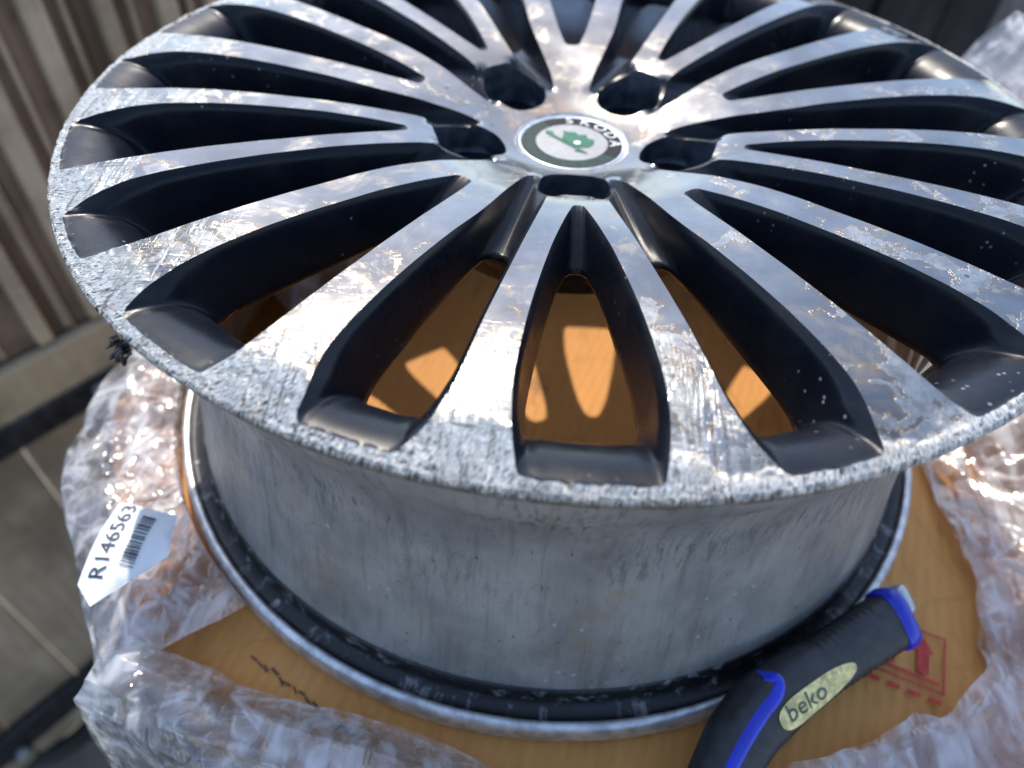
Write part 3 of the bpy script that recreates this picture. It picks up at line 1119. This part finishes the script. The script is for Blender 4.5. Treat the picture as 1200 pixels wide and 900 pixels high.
def lab_sheet(name, P, lift, mat, parent, dense=.004):
    P = np.array(P, float)
    n_ = len(P)
    g_ = np.stack([q.ravel() for q in np.meshgrid(np.arange(P[:, 0].min(), P[:, 0].max(), dense), np.arange(P[:, 1].min(), P[:, 1].max(), dense))], -1)
    g_ = g_[in_poly(g_, P)]
    rr2 = delaunay_2d_cdt([Vector(p) for p in P]+[Vector(p) for p in g_], [(i, (i+1) % n_) for i in range(n_)], [], 1, 1e-7)
    V = [lab_pt(v[0], v[1], lift) for v in rr2[0]]
    return mk(name, V, [tuple(f) for f in rr2[2]], mat, parent)


flip_lab = out2[2][1] < 0
lab_sheet('paper', out2, 0, M_PAPER, lab)
V, F = text_mesh('R146563', .0105, 1.0)
tw = V[:, 0].max()-V[:, 0].min()
V[:, 0] *= (ulen*.88)/tw
W2 = [lab_pt(ulen*.50+v[0], .0085-v[1], .0006) for v in V]
mk('label_number', W2, [tuple(reversed(f)) for f in F], M_INK, lab, False)
xb = ulen*.22
while xb < ulen*.82:
    w = random.choice([.0005, .0008, .0013])
    P = [(xb, .0165), (xb+w, .0165), (xb+w, .0225), (xb, .0225)]
    mk('barcode_bar', [lab_pt(p[0], p[1], .0006) for p in P], [(0, 1, 2, 3)], M_INK, lab, False)
    xb += w+random.choice([.0006, .0009, .0013])

# ------------------------------------------------------------------ utility knife
M_RUB = simple('knife_rubber', (.018, .018, .020), .48, 0, .4, 150, .0002, 600)
M_BLUE = simple('knife_blue', (.004, .018, .46), .35, 0, .2, 100, coat=.2)
M_STEEL = simple('knife_metal', (.45, .46, .48), .35, .8, .2, 100)
M_YEL = simple('knife_sticker', (.72, .58, .24), .55, 0, .35, 220)
M_INKB = simple('knife_ink', (.09, .10, .075), .6, 0, .6, 400)
KZ = ZB+.026
kA = onz(862, 850, KZ); kB = onz(1043, 727, KZ-.004)
kc = (kA+kB)/2
kx = (kB-kA); KL = np.linalg.norm(kx); kx /= KL
hn = np.array([kx[1], -kx[0], 0]); hn /= np.linalg.norm(hn)        # horizontal, away from the wheel
tilt = math.radians(30)
kz = hn*math.sin(tilt)+np.array([0, 0, 1])*math.cos(tilt)
kz -= kx*np.dot(kz, kx); kz /= np.linalg.norm(kz)
ky = np.cross(kz, kx)                                               # across the broad face, towards the wheel
knife = empty('utility_knife', tuple(kc-np.array([0, 0, .02])), 'black utility knife with blue trim and yellow sticker leaning on the wheel flange', 'knife')


def kpt(a_, b_, c_):
    return kc+kx*a_+ky*b_+kz*c_


def ksec(hwid, hth, n_=28, p=3.2, cy=0.0):
    a = np.linspace(0, 2*np.pi, n_, endpoint=False)
    c_, s_ = np.cos(a), np.sin(a)
    return np.stack([cy+hwid*np.sign(c_)*np.abs(c_)**(2/p), hth*np.sign(s_)*np.abs(s_)**(2/p)], -1)


def kloft(name, st, mat, parent, n_=28, p=3.2):
    V = []
    for x, hwid, hth, cy in st:
        V += [kpt(x, q[0], q[1]) for q in ksec(hwid, hth, n_, p, cy)]
    F = grid_faces(len(st), n_, True)
    F.append(tuple(reversed(range(n_)))); F.append(tuple(range((len(st)-1)*n_, len(st)*n_)))
    return mk(name, V, F, mat, parent)


H = KL/2
st = []


def kcy(x):
    return np.interp(x, [-H-.050, -H-.030, -H-.008, -H+.012, -H+.035, H], [-.0300, -.0190, -.0080, -.0015, .0008, 0])


for x in np.linspace(-H-.048, H-.002, 110):
    w = np.interp(x, [-H-.048, -H-.036, -H-.010, -H+.015, -H+.045, 0, H-.03, H], [.0090, .0125, .0158, .0160, .0145, .0136, .0138, .0144])
    th_ = np.interp(x, [-H-.048, -H-.02, -H+.02, 0, H-.02, H], [.0070, .0098, .0106, .0096, .0096, .0098])
    rib = .00035*(1 if (int((x+1)/.0021) % 2) else -1) if -H+.05 < x < H-.012 else 0
    st.append((x, w+rib, th_, float(kcy(x))))
body = kloft('handle', st, M_RUB, knife)
kloft('tail_cap', [(H-.0025, .0150, .0100, 0), (H-.0015, .0158, .0107, 0), (H+.004, .0160, .0108, 0), (H+.0065, .0152, .0100, 0), (H+.0075, .0135, .0085, 0)], M_BLUE, knife)
kloft('tail_blade', [(H+.005, .0080, .0060, .0055), (H+.014, .0078, .0056, .0055), (H+.0160, .0066, .0044, .0055)], M_STEEL, knife, p=5)


def ksurf(x, y):
    w = np.interp(x, [s[0] for s in st], [s[1] for s in st]); th_ = np.interp(x, [s[0] for s in st], [s[2] for s in st]); cy = np.interp(x, [s[0] for s in st], [s[3] for s in st])
    q = np.clip(abs((y-cy)/w), 0, .999)
    return th_*(1-q**3.2)**(1/3.2)


# blue S-shaped inlay across the front of the handle
cl = catmull([(x_, y_+float(kcy(x_))) for x_, y_ in [(-H+.020, .0150), (-H+.0255, .0105), (-H+.021, .0060), (-H+.010, .0040), (-H-.004, .0030), (-H-.020, .0020), (-H-.036, .0010)]], 60)
tg = np.gradient(cl, axis=0); tg /= np.linalg.norm(tg, axis=1)[:, None]
nr = np.stack([-tg[:, 1], tg[:, 0]], -1)
hwv = np.interp(np.linspace(0, 1, 61), [0, .15, .5, 1], [.0020, .0034, .0037, .0034])
V = []
for i in range(61):
    for j, f_ in enumerate(np.linspace(-1, 1, 7)):
        q = cl[i]+nr[i]*hwv[i]*f_
        V.append(kpt(q[0], q[1], ksurf(q[0], q[1])+.0007*(1-f_**4)-.0002))
mk('blue_inlay', V, grid_faces(61, 7), M_BLUE, knife)
# sticker
a = np.linspace(0, 2*np.pi, 48, endpoint=False)
sx, sy = .0265, .0062
sp_c = (-.012, -.0050)
outl = np.stack([sx*np.sign(np.cos(a))*np.abs(np.cos(a))**.7, sy*np.sign(np.sin(a))*np.abs(np.sin(a))**.8*(1.0-.28*np.cos(a))], -1)
outl = rotxy(outl, math.radians(2))+np.array(sp_c)
gg = [outl*s+np.array(sp_c)*(1-s) for s in (1, .8, .55, .3, .05)]
V = []
for s, ring in zip((1, .8, .55, .3, .05), gg):
    V += [kpt(q[0], q[1], ksurf(q[0], q[1])+.0004) for q in ring]
F = grid_faces(5, 48, True); F.append(tuple(range(4*48, 5*48)))
stk = mk('sticker', V, F, M_YEL, knife)
V, F = text_mesh('beko', .0115, 1.15)
mk('lettering', [kpt(sp_c[0]-.0085+v[0], sp_c[1]+.0003+v[1], ksurf(sp_c[0]-.0085+v[0], sp_c[1]+v[1])+.0008) for v in V], F, M_INKB, stk, False).location = (0, 0, 0)

# ------------------------------------------------------------------ hanging shred of rubber below the rim edge
M_SHRED = simple('black_rubber', (.008, .008, .009), .6)
sh = empty('rubber_shred', tuple(onz(150, 405, -.008)), 'torn black rubber shreds hanging under the damaged rim edge', 'rubber shred')
for i in range(5):
    p0 = onz(139+i*4.5, 393+i*4.5, -.004)
    L = random.uniform(.003, .007)
    V = []
    for j in range(5):
        t = j/4
        w = .0019*(1-t*.6)
        q = p0+np.array([-.0012-.003*t+.0012*math.sin(3*t+i), -.001-.002*t, -L*t-.0005])
        for dx, dy in ((-w, 0), (0, -w), (w, 0), (0, w)):
            V.append(q+np.array([dx, dy, 0]))
    F = grid_faces(5, 4, True); F.append((0, 1, 2, 3)); F.append((19, 18, 17, 16))
    mk('strand', V, F, M_SHRED, sh)

# ------------------------------------------------------------------ background: ground, plank fence, things leaning behind
def ground_mat():
    m = NT('ground_earth')
    o = m.obj()
    n1 = m.noise(o, 9, 6, .65); n2 = m.noise(o, 60, 5, .7)
    c = m.mix(m.ss(n1, .35, .65), (.12, .105, .088), (.22, .19, .155))
    c = m.mix(m.math('MULTIPLY', m.ss(n2, .55, .7), .5), c, (.20, .18, .15))
    m.set(Base_Color=c, Roughness=.9, Normal=m.bump(n2, .01, .7))
    return m.m


gnd = mk('ground', [(-60, -60, ZG), (60, -60, ZG), (60, 60, ZG), (-60, 60, ZG)], [(0, 1, 2, 3)], ground_mat(), None, False)
tag(gnd, kind='structure')


def wood(name, c0_, c1_, scale=1.0):
    m = NT(name)
    o = m.obj()
    gr = m.noise(m.mapv(o, (60*scale, 60*scale, 5*scale)), 1.0, 5, .6, .6)
    bl = m.noise(o, 5, 4, .6)
    c = m.mix(m.ss(gr, .3, .7), c0_, c1_)
    c = m.mix(m.math('MULTIPLY', m.ss(bl, .40, .66), .75), c, tuple(v*.45 for v in c0_))
    c = m.mix(m.math('MULTIPLY', m.ss(m.noise(o, 19, 5, .7), .52, .7), .5), c, tuple(v*.4 for v in c0_))
    m.set(Base_Color=c, Roughness=.8, Normal=m.bump(gr, .0015, .6))
    return m.m


M_WLOW = wood('lower_board_lightened', (.34, .255, .17), (.45, .345, .235))  # fence wood made paler: light put into the colour of the shaded foot
M_WD = wood('brown_board', (.22, .150, .100), (.31, .220, .150))
M_WL = wood('pale_batten', (.46, .35, .235), (.58, .455, .315))
M_WB = wood('beige_rail', (.42, .315, .19), (.50, .39, .25))
M_IRON = simple('dark_iron', (.028, .026, .028), .6, .4, .5, 60, .001, 200)
M_BOLT = simple('bolt_zinc', (.45, .52, .56), .35, .7, .1)
f0 = onz(60, 830, -1.18)[:2]
fd = np.array([.58, .815]); fd /= np.linalg.norm(fd)
fn = np.array([-fd[1], fd[0]])           # away from the camera
fence = empty('plank_fence', (float(f0[0]), float(f0[1]), ZG), 'weathered brown plank fence with pale battens and bolted dark iron straps', 'fence')


def fpix(x, y):
    """fence coordinates (along, height) of a pixel on the front plane of the fence"""
    d = ray(x, y)
    t = np.dot(f0-CAM[:2], fn)/np.dot(d[:2], fn)
    q = CAM+d*t
    return np.dot(q[:2]-f0, fd), q[2]


def fbox(name, a0, a1, z0, z1, d0_, d1_, mat, parent=fence, bev=.003):
    V, F = box_mesh((a0, d0_, z0), (a1, d1_, z1), bev)
    W = [(f0[0]+fd[0]*v[0]+fn[0]*v[1], f0[1]+fd[1]*v[0]+fn[1]*v[1], v[2]) for v in V]
    return mk(name, W, [tuple(reversed(f)) for f in F], mat, parent, False)


zu0 = fpix(75, 465)[1]; zu_hi = zu0+.022; zu_lo = zu0-.022
zbeige = fpix(70, 395)[1]
FT = .03                                  # top of the fence
# boards
a_ = -1.3
while a_ < 2.2:
    w = random.uniform(.12, .15)
    fbox('board', a_, a_+w-.004, ZG+.03, zu_lo-.002, .004+random.uniform(0, .004), .03, M_WLOW)
    fbox('board', a_, a_+w-.004, zu_lo+.001, FT, .012+random.uniform(0, .006), .036, M_WD)
    a_ += w
b0_ = fpix(32, 0)[0]; bsp = fpix(118, 0)[0]-b0_
for k in range(-18, 19):
    a_ = b0_+k*bsp
    w = (.0115, .0095, .0125)[k % 3]*random.uniform(.75, 1.15)
    if k > 2 or k < -1: a_ += random.uniform(-.012, .012)
    fbox('batten', a_-w, a_+w, zbeige+.004, FT, -.008, .012, M_WL)
    fbox('batten', a_+bsp*.45-.003, a_+bsp*.45+.003, zbeige+.004, FT, .002, .012, M_WL)
fbox('ledger_board', -1.3, 2.2, zu_lo+.002, zbeige, -.016, .004, M_WB)
fbox('iron_strap', -1.3, 2.2, zu_lo, zu_hi, -.026, -.0165, M_IRON)
zl0 = -1.18
fbox('iron_strap', -1.3, 2.2, zl0-.035, zl0+.035, -.014, .002, M_IRON)


def bolt(al, zz, dep):
    V = []
    for rad, dd in ((.019, 0), (.019, .006), (.011, .006), (.011, .014), (.004, .017)):
        for q in range(12):
            an = q/12*2*math.pi
            V.append((f0[0]+fd[0]*(al+rad*math.cos(an))-fn[0]*(dep+dd), f0[1]+fd[1]*(al+rad*math.cos(an))-fn[1]*(dep+dd), zz+rad*math.sin(an)))
    F = grid_faces(5, 12, True); F.append(tuple(range(48, 60)))
    b = mk('bolt', V, F, [M_IRON, M_BOLT], fence, False, [0]*24+[1]*25)
    return b


for x, y in ((105, 444), (-40, 530)):
    al, zz = fpix(x, y); bolt(al, zz, .024)
for x, y in ((20, 873), (-60, 930)):
    al, zz = fpix(x, y); bolt(al, zz, .012)
# dark rope lying at the foot of the fence
M_ROPE = simple('rope', (.02, .019, .017), .8, 0, .4, 200)
rp = [onz(x, y, ZG+.02) for x, y in [(-30, 905), (30, 890), (70, 878), (95, 862), (118, 838), (145, 815), (170, 800)]]
rp2 = np.array(rp)
cl = np.column_stack([catmull(rp2[:, :2], 60), np.full(61, ZG+.02)])
V = []
for i in range(61):
    t = cl[min(i+1, 60)]-cl[max(i-1, 0)]; t /= np.linalg.norm(t)
    n_ = np.array([-t[1], t[0], 0])
    for q in range(8):
        an = q/8*2*math.pi+i*.4
        V.append(cl[i]+n_*.018*math.cos(an)+np.array([0, 0, .018*math.sin(an)]))
rope = mk('rope', V, grid_faces(61, 8, True), M_ROPE)
tag(rope, 'thick dark rope lying at the foot of the plank fence', 'rope')

# things standing behind, far out of focus
def upright(name, pxl, dist, w, h, mat, label, cat, dep=.05, group=None):
    d = ray(*pxl); d = d/np.linalg.norm(d[:2])
    q = CAM+d*dist
    r2 = np.array([d[1], -d[0]]); f2 = d[:2]
    V, F = box_mesh((-w/2, 0, ZG), (w/2, dep, ZG+h), .006)
    W = [(q[0]+r2[0]*v[0]+f2[0]*v[1], q[1]+r2[1]*v[0]+f2[1]*v[1], v[2]) for v in V]
    o_ = mk(name, W, F, mat, None, False)
    return tag(o_, label, cat, group)


M_GREYB = wood('grey_board', (.16, .15, .145), (.30, .29, .28))
M_DKB = wood('dark_board', (.018, .017, .018), (.04, .038, .038))
M_REDP = simple('red_post', (.30, .045, .03), .6, 0, .3, 20)
xs = [(905, 'd'), (950, 'd'), (985, 'd'), (1020, 'd'), (1058, 'd'), (1100, 'g'), (1138, 'd'), (1168, 'r'), (1192, 'g'), (1225, 'r')]
for i, (x, kd) in enumerate(xs):
    mat = {'d': M_DKB, 'g': M_GREYB, 'r': M_REDP}[kd]
    lab_ = {'d': 'dark weathered upright board behind the wheel', 'g': 'pale grey upright board between dark and red boards', 'r': 'red painted upright post beside a grey board'}[kd]
    upright('board' if kd != 'r' else 'post', (x, 20), 1.45+.03*(i % 2), .085 if kd != 'r' else .045, 1.5, mat, lab_, 'board' if kd != 'r' else 'post', group={'d': 'dark boards behind the wheel', 'g': 'grey boards behind the wheel', 'r': 'red posts behind the wheel'}[kd])
